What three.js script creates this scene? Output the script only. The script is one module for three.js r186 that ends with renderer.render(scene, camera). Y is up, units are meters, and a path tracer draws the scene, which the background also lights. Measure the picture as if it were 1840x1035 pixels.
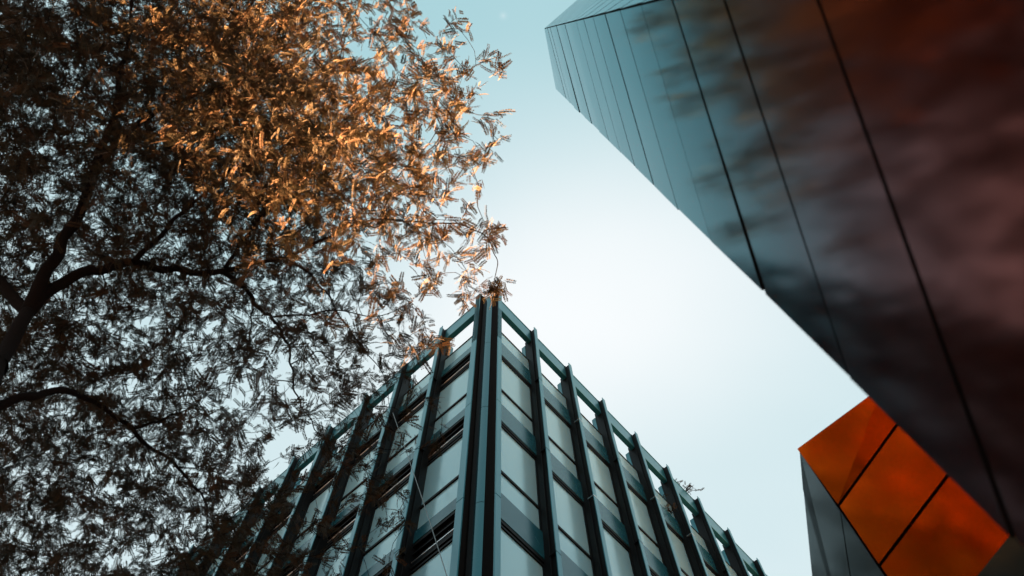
import * as THREE from 'three';
import { mergeGeometries } from 'three/addons/utils/BufferGeometryUtils.js';
import { ConvexGeometry } from 'three/addons/geometries/ConvexGeometry.js';
import { ImprovedNoise } from 'three/addons/math/ImprovedNoise.js';

// ---------------------------------------------------------------- camera
const V3 = (x, y, z) => new THREE.Vector3(x, y, z);
const RAD = Math.PI / 180;
const scene = new THREE.Scene();
const FOCAL = 1517.8, PW = 1840, PH = 1035;               // focal length in pixels of the 1840 x 1035 photograph
const PITCH = 72.12 * RAD, ROLL = -1.86 * RAD, YAW = 40.515 * RAD;
const EYE = V3(0, 1.6, 0);
const FW = V3(0, Math.sin(PITCH), -Math.cos(PITCH));
const up0 = V3(0, Math.cos(PITCH), Math.sin(PITCH)), rt0 = V3(1, 0, 0);
const RT = rt0.clone().multiplyScalar(Math.cos(ROLL)).addScaledVector(up0, Math.sin(ROLL));
const UP = rt0.clone().multiplyScalar(-Math.sin(ROLL)).addScaledVector(up0, Math.cos(ROLL));
const camera = new THREE.PerspectiveCamera(2 * Math.atan(PH / 2 / FOCAL) / RAD, PW / PH, 0.05, 3000);
camera.position.copy(EYE);
camera.quaternion.setFromRotationMatrix(new THREE.Matrix4().makeBasis(RT, UP, FW.clone().negate()));
camera.focus = 24; camera.userData.fStop = 2.8;
scene.add(camera);

const renderer = new THREE.WebGLRenderer({ antialias: true });
renderer.toneMapping = THREE.LinearToneMapping;
const EXPOSURE = 40.0;
renderer.toneMappingExposure = EXPOSURE;
renderer.shadowMap.enabled = true;

// a photo pixel gives a direction; distance comes from a height, a wall or a known plane
const ray = (x, y) => FW.clone().addScaledVector(RT, (x - PW / 2) / FOCAL).addScaledVector(UP, -(y - PH / 2) / FOCAL).normalize();
const atHeight = (x, y, h) => { const d = ray(x, y); return EYE.clone().addScaledVector(d, (h - EYE.y) / d.y); };
const atPlane = (x, y, p, n) => { const d = ray(x, y); return EYE.clone().addScaledVector(d, p.clone().sub(EYE).dot(n) / d.dot(n)); };

// ---------------------------------------------------------------- sky
const smooth = (a, b, x) => { const t = Math.min(1, Math.max(0, (x - a) / (b - a))); return t * t * (3 - 2 * t); };
const noise = new ImprovedNoise();
{
  const W = 1024, H = 512, data = new Float32Array(W * H * 4), glow = ray(1040, 560), gx = V3(0, 0, 0).crossVectors(glow, V3(0, 1, 0)).normalize(), gy = V3(0, 0, 0).crossVectors(gx, glow);
  const teal = [0.36, 0.63, 0.69], pale = [0.69, 0.835, 0.875], white = [1.03, 1.03, 1.04];
  const d = V3(0, 0, 0);
  for (let j = 0; j < H; j++) for (let i = 0; i < W; i++) {
    const el = ((j + 0.5) / H - 0.5) * Math.PI, az = ((i + 0.5) / W - 0.5) * 2 * Math.PI;
    d.set(Math.cos(el) * Math.cos(az), Math.sin(el), Math.cos(el) * Math.sin(az));
    const ang = Math.acos(Math.min(1, Math.max(-1, d.dot(glow)))) / RAD;
    const a = 1 - smooth(44, 86, el / RAD), b = Math.exp(-((ang / 15) ** 2));
    const p = 1 - (1 - a) * (1 - b);
    const ga = Math.atan2(d.dot(gx), d.dot(glow)) / RAD, gb = Math.asin(d.dot(gy)) / RAD;
    let w = ang > 90 ? 0 : Math.exp(-((ga / 17) ** 2) - ((gb / 9.5) ** 2)) * 0.78;
    w *= 1 + 0.10 * noise.noise(d.x * 5, d.y * 5, d.z * 5) + 0.05 * noise.noise(d.x * 13, d.y * 13, d.z * 13);
    const k = (j * W + i) * 4, sx = d.x / (0.35 + Math.abs(d.y)), sz = d.z / (0.35 + Math.abs(d.y));
    const veil = 0.05 * noise.noise(sx * 4 + sz * 2, sz * 9, 3.3) + 0.03 * noise.noise(sx * 11 + sz * 5, sz * 26, 8.1);   // thin high cloud
    for (let c = 0; c < 3; c++) {
      const v = teal[c] + (pale[c] - teal[c]) * Math.min(1.05, Math.max(0, p + 1.6 * veil));
      data[k + c] = (v + (white[c] - v) * Math.min(1, w)) / EXPOSURE;
    }
    data[k + 3] = 1;
  }
  const sky = new THREE.DataTexture(data, W, H, THREE.RGBAFormat, THREE.FloatType);
  sky.mapping = THREE.EquirectangularReflectionMapping;
  sky.minFilter = sky.magFilter = THREE.LinearFilter;
  sky.needsUpdate = true;
  scene.background = sky; scene.environment = sky;
}
// ---------------------------------------------------------------- sun: low, shining through the gap behind the copper block
const SUN_AZ = 45 * RAD, SUN_EL = 24 * RAD;
const SUN = V3(Math.sin(SUN_AZ) * Math.cos(SUN_EL), Math.sin(SUN_EL), -Math.cos(SUN_AZ) * Math.cos(SUN_EL));
{
  const sun = new THREE.DirectionalLight(new THREE.Color().setRGB(1, 0.42, 0.16), 5);
  sun.position.copy(SUN).multiplyScalar(120); sun.castShadow = true;
  sun.shadow.mapSize.set(4096, 4096);
  Object.assign(sun.shadow.camera, { left: -45, right: 45, top: 45, bottom: -45, near: 1, far: 300 });
  scene.add(sun, sun.target);
}

// ---------------------------------------------------------------- helpers
let seed = 20240611;
const rnd = () => { seed |= 0; seed = (seed + 0x6d2b79f5) | 0; let t = Math.imul(seed ^ (seed >>> 15), 1 | seed); t = (t + Math.imul(t ^ (t >>> 7), 61 | t)) ^ t; return ((t ^ (t >>> 14)) >>> 0) / 4294967296; };
const rr = (a, b) => a + (b - a) * rnd();
const lin = (r, g, b) => new THREE.Color().setRGB(r, g, b);
const counts = {};
const numbered = (name) => { const n = counts[name] = (counts[name] ?? -1) + 1; return n ? `${name}_${String(n).padStart(3, '0')}` : name; };
function thing(name, label, category, pos, group) {
  const o = new THREE.Group(); o.name = numbered(name); o.position.copy(pos); o.userData = { label, category };
  if (group) o.userData.group = group;
  scene.add(o); return o;
}
function mesh(name, geometry, material, parent) {
  const m = new THREE.Mesh(geometry, material); m.name = name; m.castShadow = m.receiveShadow = true; parent.add(m); return m;
}
function structure(name, geometry, material) { const m = mesh(name, geometry, material, scene); m.userData.kind = 'structure'; return m; }
const box = (x0, x1, y0, y1, z0, z1) => new THREE.BoxGeometry(x1 - x0, y1 - y0, z1 - z0).translate((x0 + x1) / 2, (y0 + y1) / 2, (z0 + z1) / 2);
// box with small chamfers on all edges, made as an extruded, bevelled rectangle
function cbox(x0, x1, y0, y1, z0, z1, c = 0.004) {
  const s = new THREE.Shape([new THREE.Vector2(x0 + c, y0 + c), new THREE.Vector2(x1 - c, y0 + c), new THREE.Vector2(x1 - c, y1 - c), new THREE.Vector2(x0 + c, y1 - c)]);
  return new THREE.ExtrudeGeometry(s, { depth: z1 - z0 - 2 * c, bevelEnabled: true, bevelThickness: c, bevelSize: c, bevelSegments: 1, curveSegments: 1 }).translate(0, 0, z0 + c);
}
const bare = (g) => { const k = g.index ? g.toNonIndexed() : g; for (const n of Object.keys(k.attributes)) if (!['position', 'normal', 'uv'].includes(n)) k.deleteAttribute(n); return k; };
const merge = (list) => mergeGeometries(list.map(bare));
// tapered tube through points with radii
function tube(points, radii, sides = 7, per = 4) {
  const curve = new THREE.CatmullRomCurve3(points), n = (points.length - 1) * per, P = [], idx = [], uv = [];
  let ref = V3(0.31, 0.2, 0.93);
  for (let i = 0; i <= n; i++) {
    const t = i / n, p = curve.getPoint(t), tan = curve.getTangent(t);
    const a = V3(0, 0, 0).crossVectors(tan, ref).normalize(), b = V3(0, 0, 0).crossVectors(tan, a); ref = b.clone().cross(tan).cross(tan).negate(); ref = V3(0, 0, 0).crossVectors(a, tan);
    const f = t * (radii.length - 1), k = Math.min(radii.length - 2, Math.floor(f)), r = radii[k] + (radii[k + 1] - radii[k]) * (f - k);
    for (let s = 0; s <= sides; s++) {
      const an = s / sides * 2 * Math.PI, q = p.clone().addScaledVector(a, r * Math.cos(an)).addScaledVector(b, r * Math.sin(an));
      P.push(q.x, q.y, q.z); uv.push(s / sides * 6.28 * r, t * n * 0.05);
    }
  }
  for (let i = 0; i < n; i++) for (let s = 0; s < sides; s++) { const q = i * (sides + 1) + s, w = q + sides + 1; idx.push(q, w, q + 1, q + 1, w, w + 1); }
  const g = new THREE.BufferGeometry(); g.setAttribute('position', new THREE.Float32BufferAttribute(P, 3)); g.setAttribute('uv', new THREE.Float32BufferAttribute(uv, 2)); g.setIndex(idx); g.computeVertexNormals();
  return g;
}
// a flat convex cladding panel: pts in order, n outward, inset by gap, with thickness and bevelled rim; slightly tilted by tilt (metres)
function panel(pts, n, gap, th, bevel = 0.006, lift = 0) {
  const c = pts.reduce((s, p) => s.add(p), V3(0, 0, 0)).divideScalar(pts.length);
  const order = V3(0, 0, 0).crossVectors(pts[1].clone().sub(pts[0]), pts[2].clone().sub(pts[1])).dot(n) > 0 ? pts.slice() : pts.slice().reverse();
  const inset = (d) => order.map((p, i) => {
    const a = order[(i + order.length - 1) % order.length], b = order[(i + 1) % order.length];
    const e0 = p.clone().sub(a).normalize(), e1 = b.clone().sub(p).normalize();
    const m0 = V3(0, 0, 0).crossVectors(n, e0), m1 = V3(0, 0, 0).crossVectors(n, e1), k = 1 + m0.dot(m1);
    return p.clone().addScaledVector(m0.add(m1), d / Math.max(0.15, k));
  });
  const top = inset(gap + bevel).map(p => p.addScaledVector(n, lift)), rim = inset(gap).map(p => p.addScaledVector(n, lift - bevel)), back = inset(gap).map(p => p.addScaledVector(n, -th));
  const U = order[1].clone().sub(order[0]).normalize(), W = V3(0, 0, 0).crossVectors(n, U);
  const pos = [], uv = [], put = (p) => { pos.push(p.x, p.y, p.z); const q = p.clone().sub(c); uv.push(q.dot(U) + c.x * 3.1, q.dot(W) + c.y * 1.7); };
  const tri = (a, b, d) => { put(a); put(b); put(d); };
  for (let i = 1; i < top.length - 1; i++) tri(top[0], top[i], top[i + 1]);
  const front = pos.length / 3;
  for (let i = 1; i < top.length - 1; i++) tri(back[0], back[i + 1], back[i]);
  for (let i = 0; i < top.length; i++) { const j = (i + 1) % top.length; tri(rim[i], rim[j], top[j]); tri(rim[i], top[j], top[i]); tri(back[i], back[j], rim[j]); tri(back[i], rim[j], rim[i]); }
  const g = new THREE.BufferGeometry(); g.setAttribute('position', new THREE.Float32BufferAttribute(pos, 3)); g.setAttribute('uv', new THREE.Float32BufferAttribute(uv, 2)); g.computeVertexNormals();
  g.addGroup(0, front, 0); g.addGroup(front, pos.length / 3 - front, 1);     // polished face, sealed dark edges
  return g;
}
// grey noise texture (fine + coarse), repeat in metres
function noiseTex(size, metres, layers, lo, hi, s0 = 0, stretch = 1) {
  const d = new Uint8Array(size * size * 4);
  for (let j = 0; j < size; j++) for (let i = 0; i < size; i++) {
    let v = 0, wsum = 0;
    for (const [f, w] of layers) { // periodic by blending on a torus
      const a = i / size * 2 * Math.PI, b = j / size * 2 * Math.PI, r = f / (2 * Math.PI);
      v += w * noise.noise(Math.cos(a) * r + s0, Math.sin(a) * r + Math.cos(b) * r * stretch + s0 * 1.7, Math.sin(b) * r * stretch + f); wsum += w;
    }
    const q = Math.round(255 * Math.min(1, Math.max(0, lo + (hi - lo) * (0.5 + 0.8 * v / wsum)))), k = (j * size + i) * 4;
    d[k] = d[k + 1] = d[k + 2] = q; d[k + 3] = 255;
  }
  const t = new THREE.DataTexture(d, size, size); t.wrapS = t.wrapT = THREE.RepeatWrapping; t.magFilter = THREE.LinearFilter; t.minFilter = THREE.LinearMipmapLinearFilter; t.generateMipmaps = true;
  t.repeat.set(1 / metres, 1 / metres); t.needsUpdate = true; return t;
}
const grainTex = noiseTex(512, 1.5, [[6, 1], [24, 0.6], [90, 0.5]], 0, 1, 3);
const waveTex = noiseTex(512, 4, [[4, 1], [9, 0.4]], 0, 1, 9);
const smudgeTex = noiseTex(512, 2.6, [[5, 1], [17, 0.7], [60, 0.4]], 0.55, 1, 21);

// ---------------------------------------------------------------- materials
const M = {
  asphalt: new THREE.MeshStandardMaterial({ color: lin(0.03, 0.03, 0.032), roughness: 0.95, bumpMap: grainTex, bumpScale: 0.004 }),
  paving: new THREE.MeshStandardMaterial({ color: lin(0.07, 0.07, 0.07), roughness: 0.9, bumpMap: grainTex, bumpScale: 0.002 }),
  steel: new THREE.MeshPhysicalMaterial({ color: lin(0.006, 0.012, 0.014), roughness: 0.3, ior: 1.5, specularColor: lin(0.38, 0.86, 0.95), roughnessMap: smudgeTex }),
  column: new THREE.MeshPhysicalMaterial({ color: lin(0.002, 0.022, 0.03), roughness: 0.13, ior: 1.9, specularColor: lin(0.12, 0.8, 0.95) }),
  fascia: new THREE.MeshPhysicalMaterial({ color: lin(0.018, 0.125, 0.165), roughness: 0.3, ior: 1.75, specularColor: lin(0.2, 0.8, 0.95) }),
  spandrel: new THREE.MeshPhysicalMaterial({ color: lin(0.01, 0.075, 0.1), roughness: 0.3, ior: 1.45, specularColor: lin(0.4, 0.85, 0.95), roughnessMap: smudgeTex }),
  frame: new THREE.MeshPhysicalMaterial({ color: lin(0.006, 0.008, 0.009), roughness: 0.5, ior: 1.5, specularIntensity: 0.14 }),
  glass: new THREE.MeshPhysicalMaterial({ color: lin(0.24, 0.46, 0.53), roughness: 0.2, ior: 2.2, specularColor: lin(0.6, 0.95, 1), roughnessMap: smudgeTex, bumpMap: waveTex, bumpScale: 0.0015 }),
  rail: new THREE.MeshStandardMaterial({ color: lin(0.75, 0.8, 0.82), metalness: 1, roughness: 0.3 }),
  core: new THREE.MeshStandardMaterial({ color: lin(0.26, 0.25, 0.24), roughness: 0.9, bumpMap: grainTex, bumpScale: 0.002 }),
  roof: new THREE.MeshStandardMaterial({ color: lin(0.1, 0.1, 0.1), roughness: 0.95 }),
  clad: new THREE.MeshPhysicalMaterial({ color: lin(0.25, 0.058, 0.04), metalness: 0.96, roughness: 0.135, specularColor: lin(0.27, 0.6, 0.68), roughnessMap: smudgeTex, bumpMap: waveTex, bumpScale: 0.0011 }),
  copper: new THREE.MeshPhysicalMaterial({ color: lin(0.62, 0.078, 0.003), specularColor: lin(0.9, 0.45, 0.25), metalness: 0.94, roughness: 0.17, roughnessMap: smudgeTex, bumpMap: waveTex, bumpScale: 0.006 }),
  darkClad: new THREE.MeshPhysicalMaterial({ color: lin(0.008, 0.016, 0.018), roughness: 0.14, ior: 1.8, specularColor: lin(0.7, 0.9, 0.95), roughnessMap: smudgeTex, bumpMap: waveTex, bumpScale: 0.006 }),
  joint: new THREE.MeshPhysicalMaterial({ color: lin(0.005, 0.005, 0.005), roughness: 0.9, specularIntensity: 0.1 }),
  bark: new THREE.MeshPhysicalMaterial({ color: lin(0.010, 0.0088, 0.0085), roughness: 0.95, specularIntensity: 0.05, bumpMap: grainTex, bumpScale: 0.01 }),
  leaf: new THREE.MeshPhysicalMaterial({ color: lin(1, 1, 1), roughness: 0.85, transmission: 0.13, thickness: 0, ior: 1.45, specularIntensity: 0.3, side: THREE.DoubleSide }),
  brick: new THREE.MeshStandardMaterial({ color: lin(0.14, 0.11, 0.09), roughness: 0.9, bumpMap: grainTex, bumpScale: 0.003 }),
  cable: new THREE.MeshStandardMaterial({ color: lin(0.12, 0.13, 0.13), metalness: 0.6, roughness: 0.4 }),
};

// blinds behind the glass hang a little differently from pane to pane
const panes = [[1, 1, 1], [0.93, 0.96, 0.97], [1.05, 1.04, 1.03], [0.86, 0.9, 0.92]].map(([r, g, b]) => { const m = M.glass.clone(); m.color.setRGB(0.24 * r, 0.46 * g, 0.53 * b); return m; });
const anyPane = () => panes[Math.floor(rnd() * rnd() * 4)];

// ---------------------------------------------------------------- ground
structure('ground', new THREE.PlaneGeometry(1600, 1600).rotateX(-Math.PI / 2), M.asphalt);
{
  const p = structure('pavement', box(-9, 1.2, 0, 0.12, -6.2, 9), M.paving); p.position.y = 0.004;
}

// ---------------------------------------------------------------- the steel and glass office building
const dR = V3(Math.sin(YAW), 0, -Math.cos(YAW)), dL = V3(-Math.cos(YAW), 0, -Math.sin(YAW));
const nR = dL.clone().negate(), nL = dR.clone().negate();
const CORNER = V3(-0.60714, 0, -7.64108);
const TOPH = 25.86, PITCHH = 3.78, Y0 = 22.1;                 // top of the mullions, storey height, underside of the top spandrel
const office = thing('office_building', 'dark teal steel and glass office block with rounded corner column and open roof frame', 'building', CORNER);
{
  const faces = [
    { sx: 1, rot: Math.PI / 2 - YAW, first: 1.982, step: 1.61, f0: 0.32, f1: 0.46, bays: 12, left: false },
    { sx: -1, rot: -YAW, first: 2.10, step: 1.635, f0: 0.475, f1: 0.645, bays: 12, left: true },
  ];
  const levels = [0, 1, 2, 3, 4, 5].map(k => Y0 - k * PITCHH);
  const put = (name, g, m, face, pos, y, parent = office) => {
    const o = mesh(name, g, m, parent);
    if (parent === office) { o.rotation.y = face.rot; const v = V3(face.sx * pos, y, 0).applyAxisAngle(V3(0, 1, 0), face.rot); o.position.copy(v); }
    return o;
  };
  for (const face of faces) {
    const w = (face.step - 0.13) / 2 + 0.05, L = face.left;
    // I-section mullion: front flange, web, back flange, then the post behind it
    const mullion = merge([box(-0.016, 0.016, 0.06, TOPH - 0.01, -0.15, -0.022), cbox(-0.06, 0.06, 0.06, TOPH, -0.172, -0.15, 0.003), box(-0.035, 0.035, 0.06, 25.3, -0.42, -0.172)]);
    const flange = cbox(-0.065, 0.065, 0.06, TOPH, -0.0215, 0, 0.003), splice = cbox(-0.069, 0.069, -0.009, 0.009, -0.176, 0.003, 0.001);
    const post = cbox(-0.045, 0.045, 23.84, 25.05, -0.56, -0.422, 0.004);
    const capShape = new THREE.Shape([new THREE.Vector2(0, 0), new THREE.Vector2(0, 0.81), new THREE.Vector2(-0.16, 0.81), new THREE.Vector2(-0.16, 0)]);
    const fascia = merge([cbox(-w - 0.01, w + 0.01, 25.05, 25.83, -0.335, -0.178, 0.006), cbox(-w - 0.01, w + 0.01, 25.832, 25.87, -0.35, -0.165, 0.004)]);
    const sp0 = L ? 0.45 : 0, spandrel = cbox(-w, w, sp0 + 0.006, 0.845, -0.345, -0.30, 0.005);
    const paneTop = L ? -0.45 : -0.2;
    const frameG = merge([
      box(-w, w, paneTop, sp0, -0.40, -0.385),                                        // dark back of the head
      box(-w, w, sp0 - 0.09, sp0 - 0.004, -0.384, -0.31),                             // head
      ...(L ? [box(-w, w, -0.28, -0.24, -0.384, -0.33), box(-w, w, 0.12, 0.15, -0.384, -0.325)] : [box(-w, w, -0.165, -0.135, -0.384, -0.325)]),
      box(-w, w, paneTop, paneTop + 0.05, -0.384, -0.318),
      box(-w, -w + 0.055, -2.93, paneTop, -0.384, -0.32), box(w - 0.055, w, -2.93, paneTop, -0.384, -0.32),
      box(-w, w, -2.975, -2.92, -0.384, -0.312),
    ]);
    const upper = box(-w + 0.05, w - 0.05, -2.06, paneTop, -0.362, -0.35), lower = box(-w + 0.05, w - 0.05, -2.93, -2.14, -0.362, -0.35);
    const transom = cbox(-w + 0.055, w - 0.055, -2.145, -2.055, -0.384, -0.318, 0.006);
    const headRail = cbox(-w + 0.09, w - 0.16, -0.125, -0.1, -0.34, -0.322, 0.003);
    const parapet = box(-w, w, 0.862, 1.70, -0.362, -0.345), capRail = cbox(-w, w, 1.702, 1.745, -0.375, -0.325, 0.004), seam = box(-w, w, 0.847, 0.86, -0.38, -0.35);
    for (let b = 0; b < face.bays; b++) {
      const m = face.first + face.step * b, c = b ? m - face.step / 2 : (m - 0.065 + face.f1) / 2;
      const k = b ? 1 : (m - 0.065 - face.f1) / (face.step - 0.13);
      const mu = put('mullion', mullion, M.frame, face, m, 0); mesh('flange', flange, M.fascia, mu);  // same paint: side shade coloured into the dark body, light into the flange
      for (const y of [Y0 - 0.06, Y0 - 0.06 - PITCHH, Y0 - 0.06 - 2 * PITCHH]) { const s = mesh('splice', splice, (b % 3 === 1 || b === 3) && !L ? M.rail : M.frame, mu); s.position.y = y; s.scale.x = face.sx; }
      put('roof_post', post, M.fascia, face, m, 0);
      put('fascia_panel', fascia, M.fascia, face, c, 0);
      put('parapet_panel', parapet, M.glass, face, c, Y0);
      put('parapet_rail', capRail, M.frame, face, c, Y0);
      for (const y of levels) {
        put('spandrel_panel', spandrel, M.spandrel, face, c, y);
        put('spandrel_joint', seam, M.frame, face, c, y);
        const wdw = put('window', frameG, M.frame, face, c, y);
        mesh('pane', upper, anyPane(), wdw); mesh('pane', lower, anyPane(), wdw); mesh('transom', transom, M.frame, wdw);
        if (L) mesh('head_rail', headRail, M.rail, wdw);
      }
    }
    // flat flange beside the corner column, one length per storey
    const fl = cbox(0, face.f1 - face.f0, 0.008, PITCHH - 0.008, -0.03, 0, 0.004);
    for (let k = -1; k < 6; k++) {
      const y = Y0 - 0.06 - k * PITCHH - (k < 0 ? PITCHH * 0 : 0), o = put('corner_flange', fl, M.fascia, face, face.left ? face.f1 : face.f0, k < 0 ? Y0 - 0.06 : y);
      if (k < 0) o.scale.y = (TOPH - Y0 + 0.06) / PITCHH;
    }
    put('corner_web', box(0, 0.02, 0.05, TOPH - 0.02, -0.42, -0.032), M.joint, face, face.left ? face.f0 + 0.02 : face.f0, 0);
    put('corner_back', box(-0.35, 0.35, 0, 25.6, -0.44, -0.42), M.frame, face, (face.f0 + face.f1) / 2 + 0.1, 0);
  }
  // round corner column in storey-high lengths
  const cc = dR.clone().add(dL).multiplyScalar(0.44);
  for (let k = 0; k < 7; k++) {
    const y1 = k ? Y0 - 0.06 - (k - 1) * PITCHH : TOPH - 0.05, y0 = Math.max(0.05, Y0 - 0.06 - k * PITCHH);
    const o = mesh('column_section', new THREE.CylinderGeometry(0.21, 0.21, y1 - y0 - 0.016, 40), M.column, office);
    o.position.set(cc.x, (y0 + y1) / 2, cc.z);
  }
  // body behind the facades
  const bodyW = 21, inset = 0.445;
  const sh = new THREE.Shape();
  const corner = (a, b) => { const v = dR.clone().multiplyScalar(a).addScaledVector(dL, b); return new THREE.Vector2(v.x, -v.z); };
  [[inset, inset], [bodyW, inset], [bodyW, bodyW], [inset, bodyW]].forEach(([a, b], i) => { const p = corner(a, b); i ? sh.lineTo(p.x, p.y) : sh.moveTo(p.x, p.y); });
  mesh('core_wall', new THREE.ExtrudeGeometry(sh, { depth: 22.7, bevelEnabled: false }).rotateX(-Math.PI / 2), M.core, office);
  // small access ladder hoop showing in the roof opening
  const R = faces[0], hr = merge([tube([V3(-0.1, -0.35, 0), V3(-0.05, 0, 0), V3(0.28, 0.24, 0)], [0.016, 0.016], 6), tube([V3(0.08, -0.35, 0), V3(0.08, 0.09, 0)], [0.014, 0.014], 6), tube([V3(0.2, -0.35, 0), V3(0.2, 0.18, 0)], [0.014, 0.014], 6)]);
  const h = put('ladder_hoop', hr, M.frame, R, 3.55, 24.78); h.position.addScaledVector(nR, -0.62);
}

// ---------------------------------------------------------------- the tall mirror-clad tower beside the camera
{
  const s = V3(-0.18375, 0.55543621, 0.81100342), u = V3(0.000491, 0.999688, -0.0249685);
  const e2 = V3(0.97759096, 0.00477617, 0.21045929), e1 = V3(0.70419649, -0.0180735, -0.70977507);
  const N = V3(-0.97599505, -0.0049587, -0.21773626);
  const P2 = EYE.clone().addScaledVector(e2, 0.64), P1 = EYE.clone().addScaledVector(e1, 1.20148);
  const base = V3(P2.x + 0.9, 0, P2.z - 0.5);
  const tower = thing('clad_tower', 'tall dark tower clad in glossy metal panels that mirror the tree', 'tower', base);
  const loc = (p) => p.clone().sub(base);
  const E2 = (t) => P2.clone().addScaledVector(u, t), E1 = (t) => P1.clone().addScaledVector(u, t);
  const dropE1 = 0.612, pitch = 0.729, t0 = 1.864, endA = 13.72, endB = 14.68;
  // second face, turning away behind the camera's right
  const w = V3(0.72, 0, 0.69).normalize(); let N2 = V3(0, 0, 0).crossVectors(u, w).normalize(); if (EYE.clone().sub(P2).dot(N2) < 0) N2.negate();
  const roofPt = atPlane(1037, 0, P2, N2), rel = roofPt.clone().sub(E2(endA));
  const slope = rel.dot(u) / rel.clone().addScaledVector(u, -rel.dot(u)).length(), W2 = 1.3;
  console.log('roof second face', roofPt.toArray().map(v => v.toFixed(2)).join(), 'slope', slope.toFixed(2));
  const E3 = (t) => P2.clone().addScaledVector(w, W2).addScaledVector(u, t);
  const kMin = -6;
  for (let k = kMin; k < 17; k++) {
    const a0 = t0 + k * pitch, a1 = a0 + pitch; if (a0 > endA - 0.1) break; if (a1 < -1.5) continue;
    let q = [E2(Math.max(a0, -1.6)), E1(Math.max(a0 - dropE1, -1.54)), E1(Math.max(a1 - dropE1, -1.54)), E2(a1)];
    if (a1 > endA - 0.1) q = [E2(a0), E1(a0 - dropE1), E1(endB), E2(endA)];
    // overlapping sheets: each panel's free edge runs a few millimetres past the one above
    const ext = rr(-0.006, 0.01), dir = P1.clone().sub(P2).normalize(); q[1].addScaledVector(dir, ext); q[2].addScaledVector(dir, ext);
    const tilt = rr(-0.003, 0.003), tilt2 = rr(-0.003, 0.003);
    q[2].addScaledVector(N, tilt); q[3].addScaledVector(N, tilt); q[1].addScaledVector(N, tilt2); 
    const n = V3(0, 0, 0).crossVectors(q[1].clone().sub(q[0]), q[3].clone().sub(q[0])).normalize(); if (n.dot(N) < 0) n.negate();
    q[2] = q[1].clone().add(q[3]).sub(q[0]).lerp(q[2], a1 > endA - 0.1 || a0 < 0 ? 1 : 0);
    mesh('cladding_panel', panel(q.map(loc), n, 0.008, 0.02, 0.0015), [M.clad, M.joint], tower);
    const b0 = Math.max(a0, -1.6), b1 = Math.min(a1, endA), sl = slope * W2;
    mesh('side_panel', panel([E2(b0), E3(b0 + sl), E3(b1 + sl), E2(b1)].map(loc), N2, 0.008, 0.02, 0.0015), [M.clad, M.joint], tower);
  }
  const inn = (p) => p.addScaledVector(N, -0.035).addScaledVector(N2, -0.035);
  const bodyPts = [E2(-1.58), E2(endA - 0.05), E1(-1.55), E1(endB - 0.08), E3(-1.58), E3(endA - 0.05 + slope * W2)].map((p) => inn(p));
  bodyPts.push(V3(P1.x + 1.6, 0.02, P1.z + 0.6), E1(endB - 0.1).add(V3(1.6, -0.5, 0.6)));
  mesh('body', new ConvexGeometry(bodyPts.map(loc)), M.joint, tower);
}

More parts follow.
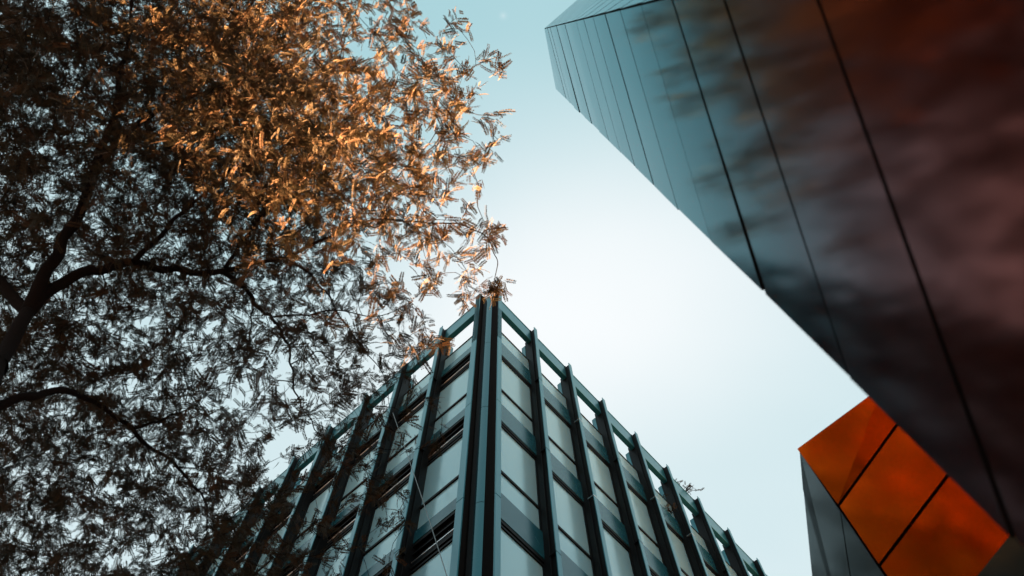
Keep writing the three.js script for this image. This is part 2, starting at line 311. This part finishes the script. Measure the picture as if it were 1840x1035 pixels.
// ---------------------------------------------------------------- the lower copper-clad block behind the tower
{
  const WL = V3(2.308, 0, -3.46), fd = V3(0.486, 0, 0.874), LEN = 0.888;
  let n = V3(fd.z, 0, -fd.x); if (EYE.clone().sub(WL).dot(n) < 0) n.negate();
  const block = thing('copper_block', 'lower block with glowing orange copper panels behind the dark mirror tower', 'building', WL);
  const loc = (p) => p.clone().sub(WL);
  const topL = 7.744, topAt = (t) => topL - 0.536 * t;          // the roof edge falls to the right
  const P = (t, h) => WL.clone().addScaledVector(fd, t).setY(h);
  const rows = [[6.92, null], [6.22, 6.92], [5.528, 6.22], [4.8, 5.528], [4.08, 4.8], [3.35, 4.08], [2.62, 3.35], [1.9, 2.62], [1.0, 1.9], [0.05, 1.0]];
  rows.forEach(([h0, h1], i) => {
    const q = [P(0, h0), P(LEN, h0), P(LEN, h1 ?? topAt(LEN)), P(0, h1 ?? topL)];
    const tilt = [0.04, -0.006, -0.006][i % 3]; q[2].addScaledVector(n, tilt); q[3].addScaledVector(n, tilt);
    const m = V3(0, 0, 0).crossVectors(q[1].clone().sub(q[0]), q[3].clone().sub(q[0])).normalize(); if (m.dot(n) < 0) m.negate();
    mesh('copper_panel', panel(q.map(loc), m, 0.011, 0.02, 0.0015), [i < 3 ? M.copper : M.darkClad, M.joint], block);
  });
  // the leaning face on its far side
  const A = P(0, topL), B = V3(2.072, 6.68, -3.88); let n2 = V3(0, 0, 0).crossVectors(V3(0, 1, 0), B.clone().sub(A)).normalize(); if (EYE.clone().sub(A).dot(n2) < 0) n2.negate();
  const on = (x, y) => atPlane(x, y, A, n2);
  const sA1 = on(1444.6, 878), sA2 = on(1487.7, 1035), sB1 = P(0, 6.864), sB2 = on(1528, 1035);
  const ext = (a, b, h) => a.clone().lerp(b, (h - a.y) / (b.y - a.y));
  const H0 = 5.44;
  for (const q of [[A, ext(A, B, H0), ext(sA1, sA2, H0), ext(A, B, sA1.y)], [A, ext(A, B, sA1.y), ext(sA1, sA2, H0), ext(sB1, sB2, H0), sB1], [sB1, ext(sB1, sB2, H0), P(0, H0)]])
    mesh('side_panel', panel(q.map(loc), n2, 0.004, 0.02, 0.0015), [M.darkClad, M.joint], block);
  const low = ext(A, B, H0);
  mesh('side_panel', panel([low, low.clone().setY(0.05), P(0, 0.05), P(0, H0)].map(loc), n2, 0.004, 0.02, 0.0015), [M.darkClad, M.joint], block);
  const inn = (p) => p.clone().addScaledVector(n, -0.03).addScaledVector(n2, -0.03);
  const pts = [inn(A), inn(P(LEN, topAt(LEN))), inn(P(LEN, 0.03)), inn(P(0, 0.03)), inn(low), inn(low.clone().setY(0.03))];
  pts.push(V3(3.04, 0.03, -3.84), V3(3.04, 7.1, -3.84), V3(2.76, 0.03, -4.56), V3(2.76, 5.4, -4.56));
  mesh('body', new ConvexGeometry(pts.map(loc)), M.joint, block);
}

// ---------------------------------------------------------------- unseen high-rise, added so its shade covers the facades and part of the crown
{
  const sh = V3(Math.sin(SUN_AZ), 0, -Math.cos(SUN_AZ)), q = V3(-Math.cos(SUN_AZ), 0, -Math.sin(SUN_AZ));
  const c = sh.clone().multiplyScalar(62).addScaledVector(q, 12.9), H = 50;
  const hr = thing('added_high_rise', 'unseen dark brick high-rise added to shade the facades and part of the tree', 'building', c);
  hr.rotation.y = Math.atan2(sh.x, sh.z);
  mesh('wall', box(-10, 10, 0.02, H, -8, 8), M.brick, hr);
  mesh('roof', box(-10.2, 10.2, H + 0.003, H + 0.5, -8.2, 8.2), M.roof, hr);
  const wg = box(-0.7, 0.7, 0, 1.7, 0, 0.06);
  for (let f = 1; f < 13; f++) for (let k = 0; k < 6; k++) { const o = mesh('window', wg, M.glass, hr); o.position.set(-8 + k * 3.2, f * 3.6, -8.07); }
}

// ---------------------------------------------------------------- low terrace hidden by the tower, added to keep the roadway in shade
{
  const sh = V3(Math.sin(SUN_AZ), 0, -Math.cos(SUN_AZ)), q = V3(-Math.cos(SUN_AZ), 0, -Math.sin(SUN_AZ));
  const c = sh.clone().multiplyScalar(21).addScaledVector(q, -14.6), H = 14.6;
  const t = thing('added_terrace', 'long low brick terrace added unseen behind the mirror-clad tower to shade the roadway', 'building', c);
  t.rotation.y = Math.atan2(sh.x, sh.z);
  mesh('wall', box(-16, 16, 0.02, H, -5, 5), M.brick, t);
  mesh('roof', box(-16.2, 16.2, H + 0.003, H + 0.3, -5.2, 5.2), M.roof, t);
  const wg = box(-0.5, 0.5, 0, 1.6, 0, 0.06);
  for (let f = 0; f < 4; f++) for (let k = 0; k < 12; k++) { const o = mesh('window', wg, M.glass, t); o.position.set(-14.5 + k * 2.6, 1 + f * 3.1, -5.07); }
}

// ---------------------------------------------------------------- the tree
{
  const grid = [ // share of sky hidden by leaves, 100 px cells of the photograph from x = 0 and y = 0
    [.97, .92, .95, .96, .96, .93, .60, .32, .14, 0], [.95, .90, .88, .96, .96, .95, .88, .74, .50, 0], [.92, .86, .87, .95, .96, .96, .92, .76, .46, 0],
    [.86, .80, .84, .86, .93, .95, .88, .74, .50, 0], [.80, .76, .78, .78, .80, .84, .70, .52, .48, 0], [.80, .74, .74, .74, .70, .68, .60, .42, .16, 0],
    [.84, .80, .78, .70, .58, .56, .64, .58, .04, 0], [.84, .84, .78, .70, .64, .32, .54, .34, 0, 0], [.82, .82, .80, .70, .78, .38, .46, .22, 0, 0],
    [.80, .78, .77, .74, .84, .60, .30, .08, 0, 0], [.80, .76, .74, .78, .76, .50, .16, 0, 0, 0]];
  const cell = (c, r) => {
    if (c > 9) return 0;
    if (r < -4 || r > 12 || c < -7) return 0;
    if (c >= 0 && r >= 0 && r <= 10) return grid[r][c];
    const e = grid[Math.min(10, Math.max(0, r))][Math.min(9, Math.max(0, c))];
    const out = Math.hypot(Math.max(0, -c) / 7.5, Math.max(0, -r) / 4.5, Math.max(0, r - 10) / 3);
    return Math.min(e, 0.8) * Math.max(0, 1 - out ** 3);
  };
  const cover = (x, y) => {
    const fx = (x + 30) / 100 - 0.5, fy = y / 100 - 0.5, c = Math.floor(fx), r = Math.floor(fy), a = fx - c, b = fy - r;
    return (cell(c, r) * (1 - a) + cell(c + 1, r) * a) * (1 - b) + (cell(c, r + 1) * (1 - a) + cell(c + 1, r + 1) * a) * b;
  };
  const root = V3(-5.9, 0, -5.2);
  const tree = thing('locust_tree', 'large feathery-leaved tree with dark limbs, its crown half lit orange by low sun', 'tree', root);
  const loc = (p) => p.clone().sub(root);
  const A = (x, y, h) => atHeight(x, y, 1.6 + (h - 1.6) * 1.3);       // the crown hangs 8 to 15 m over the street
  const nodes = [];                                           // points on the wood that twigs may start from
  const limb = (name, pts, radii) => {
    const P = pts.map(p => p.isVector3 ? p : A(...p));
    const c0 = new THREE.CatmullRomCurve3(P), fine = [], m = (P.length - 1) * 3;
    for (let i = 0; i <= m; i++) { const q = c0.getPoint(i / m); if (i && i < m) q.add(V3(rr(-1, 1), rr(-1, 1), rr(-1, 1)).multiplyScalar(0.022)); fine.push(q); }
    mesh(name, tube(fine.map(loc), radii, 9, 3), M.bark, tree);
    const c = new THREE.CatmullRomCurve3(fine), n = P.length * 5;
    for (let i = 1; i <= n; i++) nodes.push({ p: c.getPoint(i / n), r: radii[0] + (radii[radii.length - 1] - radii[0]) * i / n });
    return P;
  };
  const fork = A(50, 560, 6.7);
  limb('trunk', [root.clone().add(V3(-0.06, -0.1, -0.1)), root.clone().add(V3(0, 1.4, 0)), V3(-5.75, 3.4, -4.7), A(-95, 770, 4.9), A(-8, 660, 5.8), fork], [0.25, 0.16, 0.12, 0.08, 0.062, 0.054]);
  nodes.length = 0;
  limb('limb', [fork, [95, 515, 7.0], [160, 487, 7.25], [230, 474, 7.5], [320, 486, 7.75], [400, 487, 8.0]], [0.06, 0.05, 0.045, 0.04, 0.036, 0.03]);
  limb('limb', [fork, [100, 455, 7.2], [140, 378, 7.7], [172, 300, 8.2], [203, 212, 8.7], [217, 130, 9.2], [232, 50, 9.7], [240, -60, 10.3]], [0.06, 0.052, 0.045, 0.038, 0.03, 0.022, 0.012]);
  limb('limb', [A(-8, 660, 5.8), [-20, 725, 6.0], [60, 708, 6.35], [130, 704, 6.7], [172, 724, 6.95], [228, 770, 7.2], [300, 826, 7.5], [352, 872, 7.8], [376, 912, 8.0], [360, 990, 8.2]], [0.042, 0.036, 0.03, 0.024, 0.02, 0.015, 0.01, 0.006]);
  limb('limb', [[172, 300, 8.2], [225, 245, 8.5], [268, 206, 8.8], [330, 175, 9.2], [420, 150, 9.6], [520, 120, 9.9]], [0.04, 0.032, 0.024, 0.016, 0.008]);
  limb('limb', [fork, [-30, 480, 7.4], [-110, 380, 8.2], [-200, 260, 9.0], [-300, 150, 9.8]], [0.055, 0.046, 0.036, 0.024, 0.012]);
  limb('limb', [A(-8, 660, 5.8), [-120, 640, 6.9], [-280, 600, 7.9], [-450, 560, 8.8]], [0.085, 0.06, 0.04, 0.016]);
  limb('branch', [[400, 487, 8.0], [470, 471, 8.2], [525, 460, 8.4], [600, 420, 8.6], [650, 398, 8.7], [720, 397, 8.8], [800, 399, 8.9], [870, 420, 9.0], [892, 470, 9.0], [888, 515, 8.9]], [0.026, 0.021, 0.016, 0.011, 0.008, 0.006, 0.004]);
  limb('branch', [[400, 487, 8.0], [440, 522, 8.1], [470, 560, 8.2], [490, 572, 8.25], [512, 612, 8.35], [522, 650, 8.4], [530, 700, 8.5], [556, 755, 8.6], [596, 800, 8.7]], [0.026, 0.02, 0.015, 0.012, 0.009, 0.004]);
  limb('branch', [[486, 570, 8.25], [560, 564, 8.4], [620, 556, 8.5], [680, 572, 8.6], [740, 540, 8.7]], [0.012, 0.009, 0.006, 0.003]);
  limb('branch', [[525, 470, 8.4], [575, 510, 8.5], [618, 575, 8.6], [650, 622, 8.7], [690, 680, 8.8], [705, 750, 8.8]], [0.014, 0.011, 0.008, 0.005, 0.003]);
  limb('branch', [[405, 480, 8.0], [432, 436, 8.2], [468, 392, 8.5], [520, 340, 8.8], [580, 280, 9.1], [650, 220, 9.4], [730, 160, 9.6]], [0.022, 0.016, 0.011, 0.007, 0.003]);
  limb('branch', [[240, 470, 7.5], [285, 425, 7.8], [330, 380, 8.1], [400, 320, 8.6], [480, 240, 9.0], [560, 180, 9.3]], [0.03, 0.022, 0.016, 0.01, 0.004]);
  limb('branch', [[230, 768, 7.2], [290, 755, 7.4], [340, 730, 7.6], [400, 690, 7.9]], [0.018, 0.012, 0.007, 0.003]);
  limb('branch', [[522, 655, 8.4], [570, 632, 8.5], [625, 628, 8.6], [660, 600, 8.7]], [0.008, 0.006, 0.004, 0.002]);
  limb('branch', [[455, 555, 8.2], [450, 600, 8.3], [430, 650, 8.4], [415, 720, 8.5]], [0.009, 0.007, 0.005, 0.002]);
  limb('branch', [[630, 400, 8.6], [700, 330, 9.0], [770, 260, 9.2], [820, 170, 9.4]], [0.009, 0.007, 0.005, 0.003]);
  limb('branch', [[630, 120, 9.7], [690, 90, 9.8], [712, 45, 9.9], [724, 10, 9.9]], [0.006, 0.005, 0.004, 0.002]);
  limb('branch', [[215, 130, 9.2], [150, 90, 9.6], [70, 40, 10.0], [0, 20, 10.4]], [0.03, 0.022, 0.012, 0.006]);

  // leaf sprays through the crown
  const spots = [];
  const PER = 16, AREA = 420;                                // fronds in a spray; pixels that a spray hides
  for (let gy = -500; gy < 1300; gy += 50) for (let gx = -850; gx < 1000; gx += 50) {
    const c = Math.min(0.965, cover(gx + 25, gy + 25)); if (c < 0.01) continue;
    const e = -Math.log(1 - c) * 2500 / AREA, n = Math.floor(e * 1.5) + (rnd() < (e * 1.5) % 1 ? 1 : 0);
    for (let i = 0; i < n; i++) {
      const x = gx + rnd() * 50, y = gy + rnd() * 50;
      if (cover(x, y) < 0.02) continue;
      const edge = Math.min(1, cover(x, y) / 0.8), lift = smooth(350, -100, y) * 1.2 + smooth(500, 900, x) * 0.6;
      const cv = cover(x, y), outside = Math.min(1, Math.max(0, -x / 250, -y / 250));
      const h = 6.8 + lift + Math.pow(rnd(), 0.8) * (0.9 + 2.9 * edge) + (cv > 0.82 && rnd() < 0.45 ? rnd() * 4.5 : outside * rnd() * 4.5);
      const p = A(x, y, h), cl = 0.5 + 0.8 * noise.noise(p.x * 2.6, p.y * 2.2, p.z * 2.6) + 0.5 * noise.noise(p.x * 6, p.y * 5, p.z * 6 + 7);
      if (rnd() < smooth(0.18, 0.62, cl) * (1 - cv) + cv * cv) spots.push(p);
    }
  }
  // sprigs the photograph shows standing free of the crown
  for (const [x, y, h] of [[722, 8, 9.9], [735, 18, 9.9], [705, 70, 9.8], [690, 60, 9.8], [800, 88, 9.4], [790, 80, 9.4], [835, 125, 9.4], [845, 118, 9.4], [868, 285, 9.2], [858, 295, 9.2], [888, 415, 9.0], [897, 420, 9.0], [878, 525, 8.9], [886, 530, 8.9], [893, 522, 8.9], [884, 520, 8.9], [838, 545, 8.8], [770, 520, 8.8], [545, 805, 8.6], [690, 870, 8.4], [640, 830, 8.4], [655, 905, 8.3]]) spots.push(A(x, y, h));
  // join every spray to the nearest wood
  for (const s of spots) s.userData = 0;
  const best = spots.map(() => [1e9, 0]);
  const relax = (k) => { const q = nodes[k].p; for (let i = 0; i < spots.length; i++) if (!done[i]) { const d = spots[i].distanceToSquared(q); if (d < best[i][0]) { best[i][0] = d; best[i][1] = k; } } };
  const done = new Uint8Array(spots.length);
  for (let k = 0; k < nodes.length; k++) relax(k);
  const twigGeo = [], sprays = [];
  for (let n = 0; n < spots.length; n++) {
    let i = -1, bd = 1e9; for (let j = 0; j < spots.length; j++) if (!done[j] && best[j][0] < bd) { bd = best[j][0]; i = j; }
    done[i] = 1;
    const from = nodes[best[i][1]], to = spots[i], len = Math.sqrt(bd);
    const mid = from.p.clone().lerp(to, 0.5).add(V3(rr(-1, 1), rr(-0.6, 1), rr(-1, 1)).multiplyScalar(len * 0.16));
    const r0 = 1.15 * Math.min(from.r * 0.8, 0.0025 + len * 0.012 + 0.0015), r1 = 0.0028;
    twigGeo.push(tube([from.p, mid, to].map(loc), [r0, (r0 + r1) / 2, r1], 4, 2));
    nodes.push({ p: mid, r: (r0 + r1) / 2 }); relax(nodes.length - 1); nodes.push({ p: to, r: r1 + 0.001 }); relax(nodes.length - 1);
    sprays.push([to, to.clone().sub(mid).normalize()]);
  }
  const tw = mesh('twigs', merge(twigGeo), M.bark, tree); tw.userData.kind = 'stuff';
  // a feather-shaped compound leaf: a stalk with pairs of small leaflets, drooping along its length
  const frond = (pairs, L, droop, fold) => {
    const pos = [], nor = [];
    const at = (t) => V3(0, -droop * L * t * t, L * t);
    const tri = (a, b, c) => { const n = V3(0, 0, 0).crossVectors(b.clone().sub(a), c.clone().sub(a)).normalize(); for (const p of [a, b, c]) { pos.push(p.x, p.y, p.z); nor.push(n.x, n.y, n.z); } };
    const s0 = V3(0.0012, 0, 0); tri(at(0).add(s0), at(0).sub(s0), at(0.95)); 
    for (let i = 0; i < pairs; i++) for (const sd of [-1, 1]) {
      const t = 0.14 + 0.84 * i / (pairs - 1), b = at(t), l = L * (0.14 + 0.065 * Math.sin(Math.PI * (0.15 + 0.75 * t))) * rr(0.85, 1.15), wd = l * 0.24;
      const d = V3(sd * 0.88, -fold - 0.1 * rnd(), 0.42 + rr(-0.12, 0.12)).normalize(), sde = V3(-d.z * 0.9, rr(-0.25, 0.25), sd * Math.abs(d.x)).normalize();
      const m = b.clone().addScaledVector(d, l * 0.5), tip = b.clone().addScaledVector(d, l), a = m.clone().addScaledVector(sde, wd), c = m.clone().addScaledVector(sde, -wd);
      tri(b, a, tip); tri(b, tip, c);
    }
    const g = new THREE.BufferGeometry(); g.setAttribute('position', new THREE.Float32BufferAttribute(pos, 3)); g.setAttribute('normal', new THREE.Float32BufferAttribute(nor, 3)); return g;
  };
  const kinds = [frond(10, 0.165, 0.15, 0.1), frond(9, 0.14, 0.45, 0.25), frond(11, 0.185, 0.28, 0.15)], lists = kinds.map(() => []);
  const Z = V3(0, 0, 1), up = V3(0, 1, 0);
  for (const [p, dir] of sprays) for (let k = 0; k < PER; k++) {
    const d = V3(rr(-1, 1), rr(-0.75, 0.6), rr(-1, 1)).addScaledVector(dir, 0.7).normalize();
    const q = new THREE.Quaternion().setFromUnitVectors(Z, d), roll = new THREE.Quaternion().setFromAxisAngle(Z, rr(-1.3, 1.3));
    const o = p.clone().addScaledVector(dir, rr(-0.2, 0.06)).add(V3(rr(-0.05, 0.05), rr(-0.05, 0.05), rr(-0.05, 0.05)));
    const sc = rr(0.42, 1.0);
    lists[Math.floor(rnd() * 3)].push([new THREE.Matrix4().compose(loc(o), q.multiply(roll), V3(sc, sc, sc)), rnd()]);
  }
  let total = 0;
  lists.forEach((list, i) => {
    const im = new THREE.InstancedMesh(kinds[i], M.leaf, list.length); im.name = 'crown'; im.userData.kind = 'stuff'; im.castShadow = im.receiveShadow = true;
    const tones = [lin(0.038, 0.038, 0.026), lin(0.046, 0.038, 0.024), lin(0.033, 0.037, 0.028), lin(0.052, 0.038, 0.025), lin(0.030, 0.032, 0.026)];   // olive, green and tan leaves mixed through the whole crown
    list.forEach(([m], k) => { im.setMatrixAt(k, m); im.setColorAt(k, tones[Math.floor(rnd() * tones.length)]); });
    tree.add(im); total += list.length;
  });
  console.log('sprays', sprays.length, 'fronds', total);

  // shrubs rooted along the roof edge of the office building
  const shrub = (name, label, pos, n, s) => {
    const g = thing(name, label, 'shrub', pos, 'shrubs on the roof edge'), geo = [], st = [];
    for (let k = 0; k < n; k++) {
      const d = V3(rr(-1, 1), rr(0.2, 1.2), rr(-1, 1)).normalize(), L = s * rr(0.5, 1);
      const e = d.clone().multiplyScalar(L);
      st.push(tube([V3(0, -0.05, 0), e.clone().multiplyScalar(0.5).add(V3(0, 0.04, 0)), e], [0.012, 0.006], 4, 2));
      for (let j = 0; j < 5; j++) { const q = new THREE.Quaternion().setFromUnitVectors(Z, V3(rr(-1, 1), rr(-0.5, 0.8), rr(-1, 1)).normalize()); geo.push(kinds[j % 3].clone().scale(0.9, 0.9, 0.9).applyQuaternion(q).translate(e.x * rr(0.5, 1), e.y * rr(0.5, 1), e.z * rr(0.5, 1))); }
    }
    mesh('stems', merge(st), M.bark, g); const f = mesh('leaves', merge(geo), M.shrub, g); f.userData.kind = 'stuff';
  };
  M.shrub = M.leaf.clone(); M.shrub.color = lin(0.045, 0.04, 0.024);
  const onRoof = (pos, h, rec) => CORNER.clone().addScaledVector(dR, pos).addScaledVector(nR, -rec).setY(h);
  shrub('roof_shrub', 'tuft of twiggy leaves sprouting above the roof frame of the office block', onRoof(9.62, 25.9, 0.25), 12, 0.75);
  shrub('roof_shrub', 'small shrub showing through the roof frame opening next to the twiggy tuft', onRoof(8.2, 23.9, 0.6), 8, 0.5);
  shrub('roof_shrub', 'little shrub clinging low on the parapet glass below the roof frame', onRoof(8.05, 23.0, 0.25), 5, 0.32);
}

// ---------------------------------------------------------------- thin cable hanging in front of the left facade
{
  const off = CORNER.clone().addScaledVector(nL, 0.25), p = (x, y) => atPlane(x, y, off, nL);
  const a = p(706, 742), m = p(752, 876), b = p(803, 1035), c = p(850, 1190);
  const cb = thing('facade_cable', 'thin grey cable hanging across the leafy side of the office block', 'cable', c);
  mesh('cable', tube([a, m, b, c].map(v => v.clone().sub(c)), [0.0085, 0.0085], 6, 6), M.cable, cb);
}

renderer.render(scene, camera);
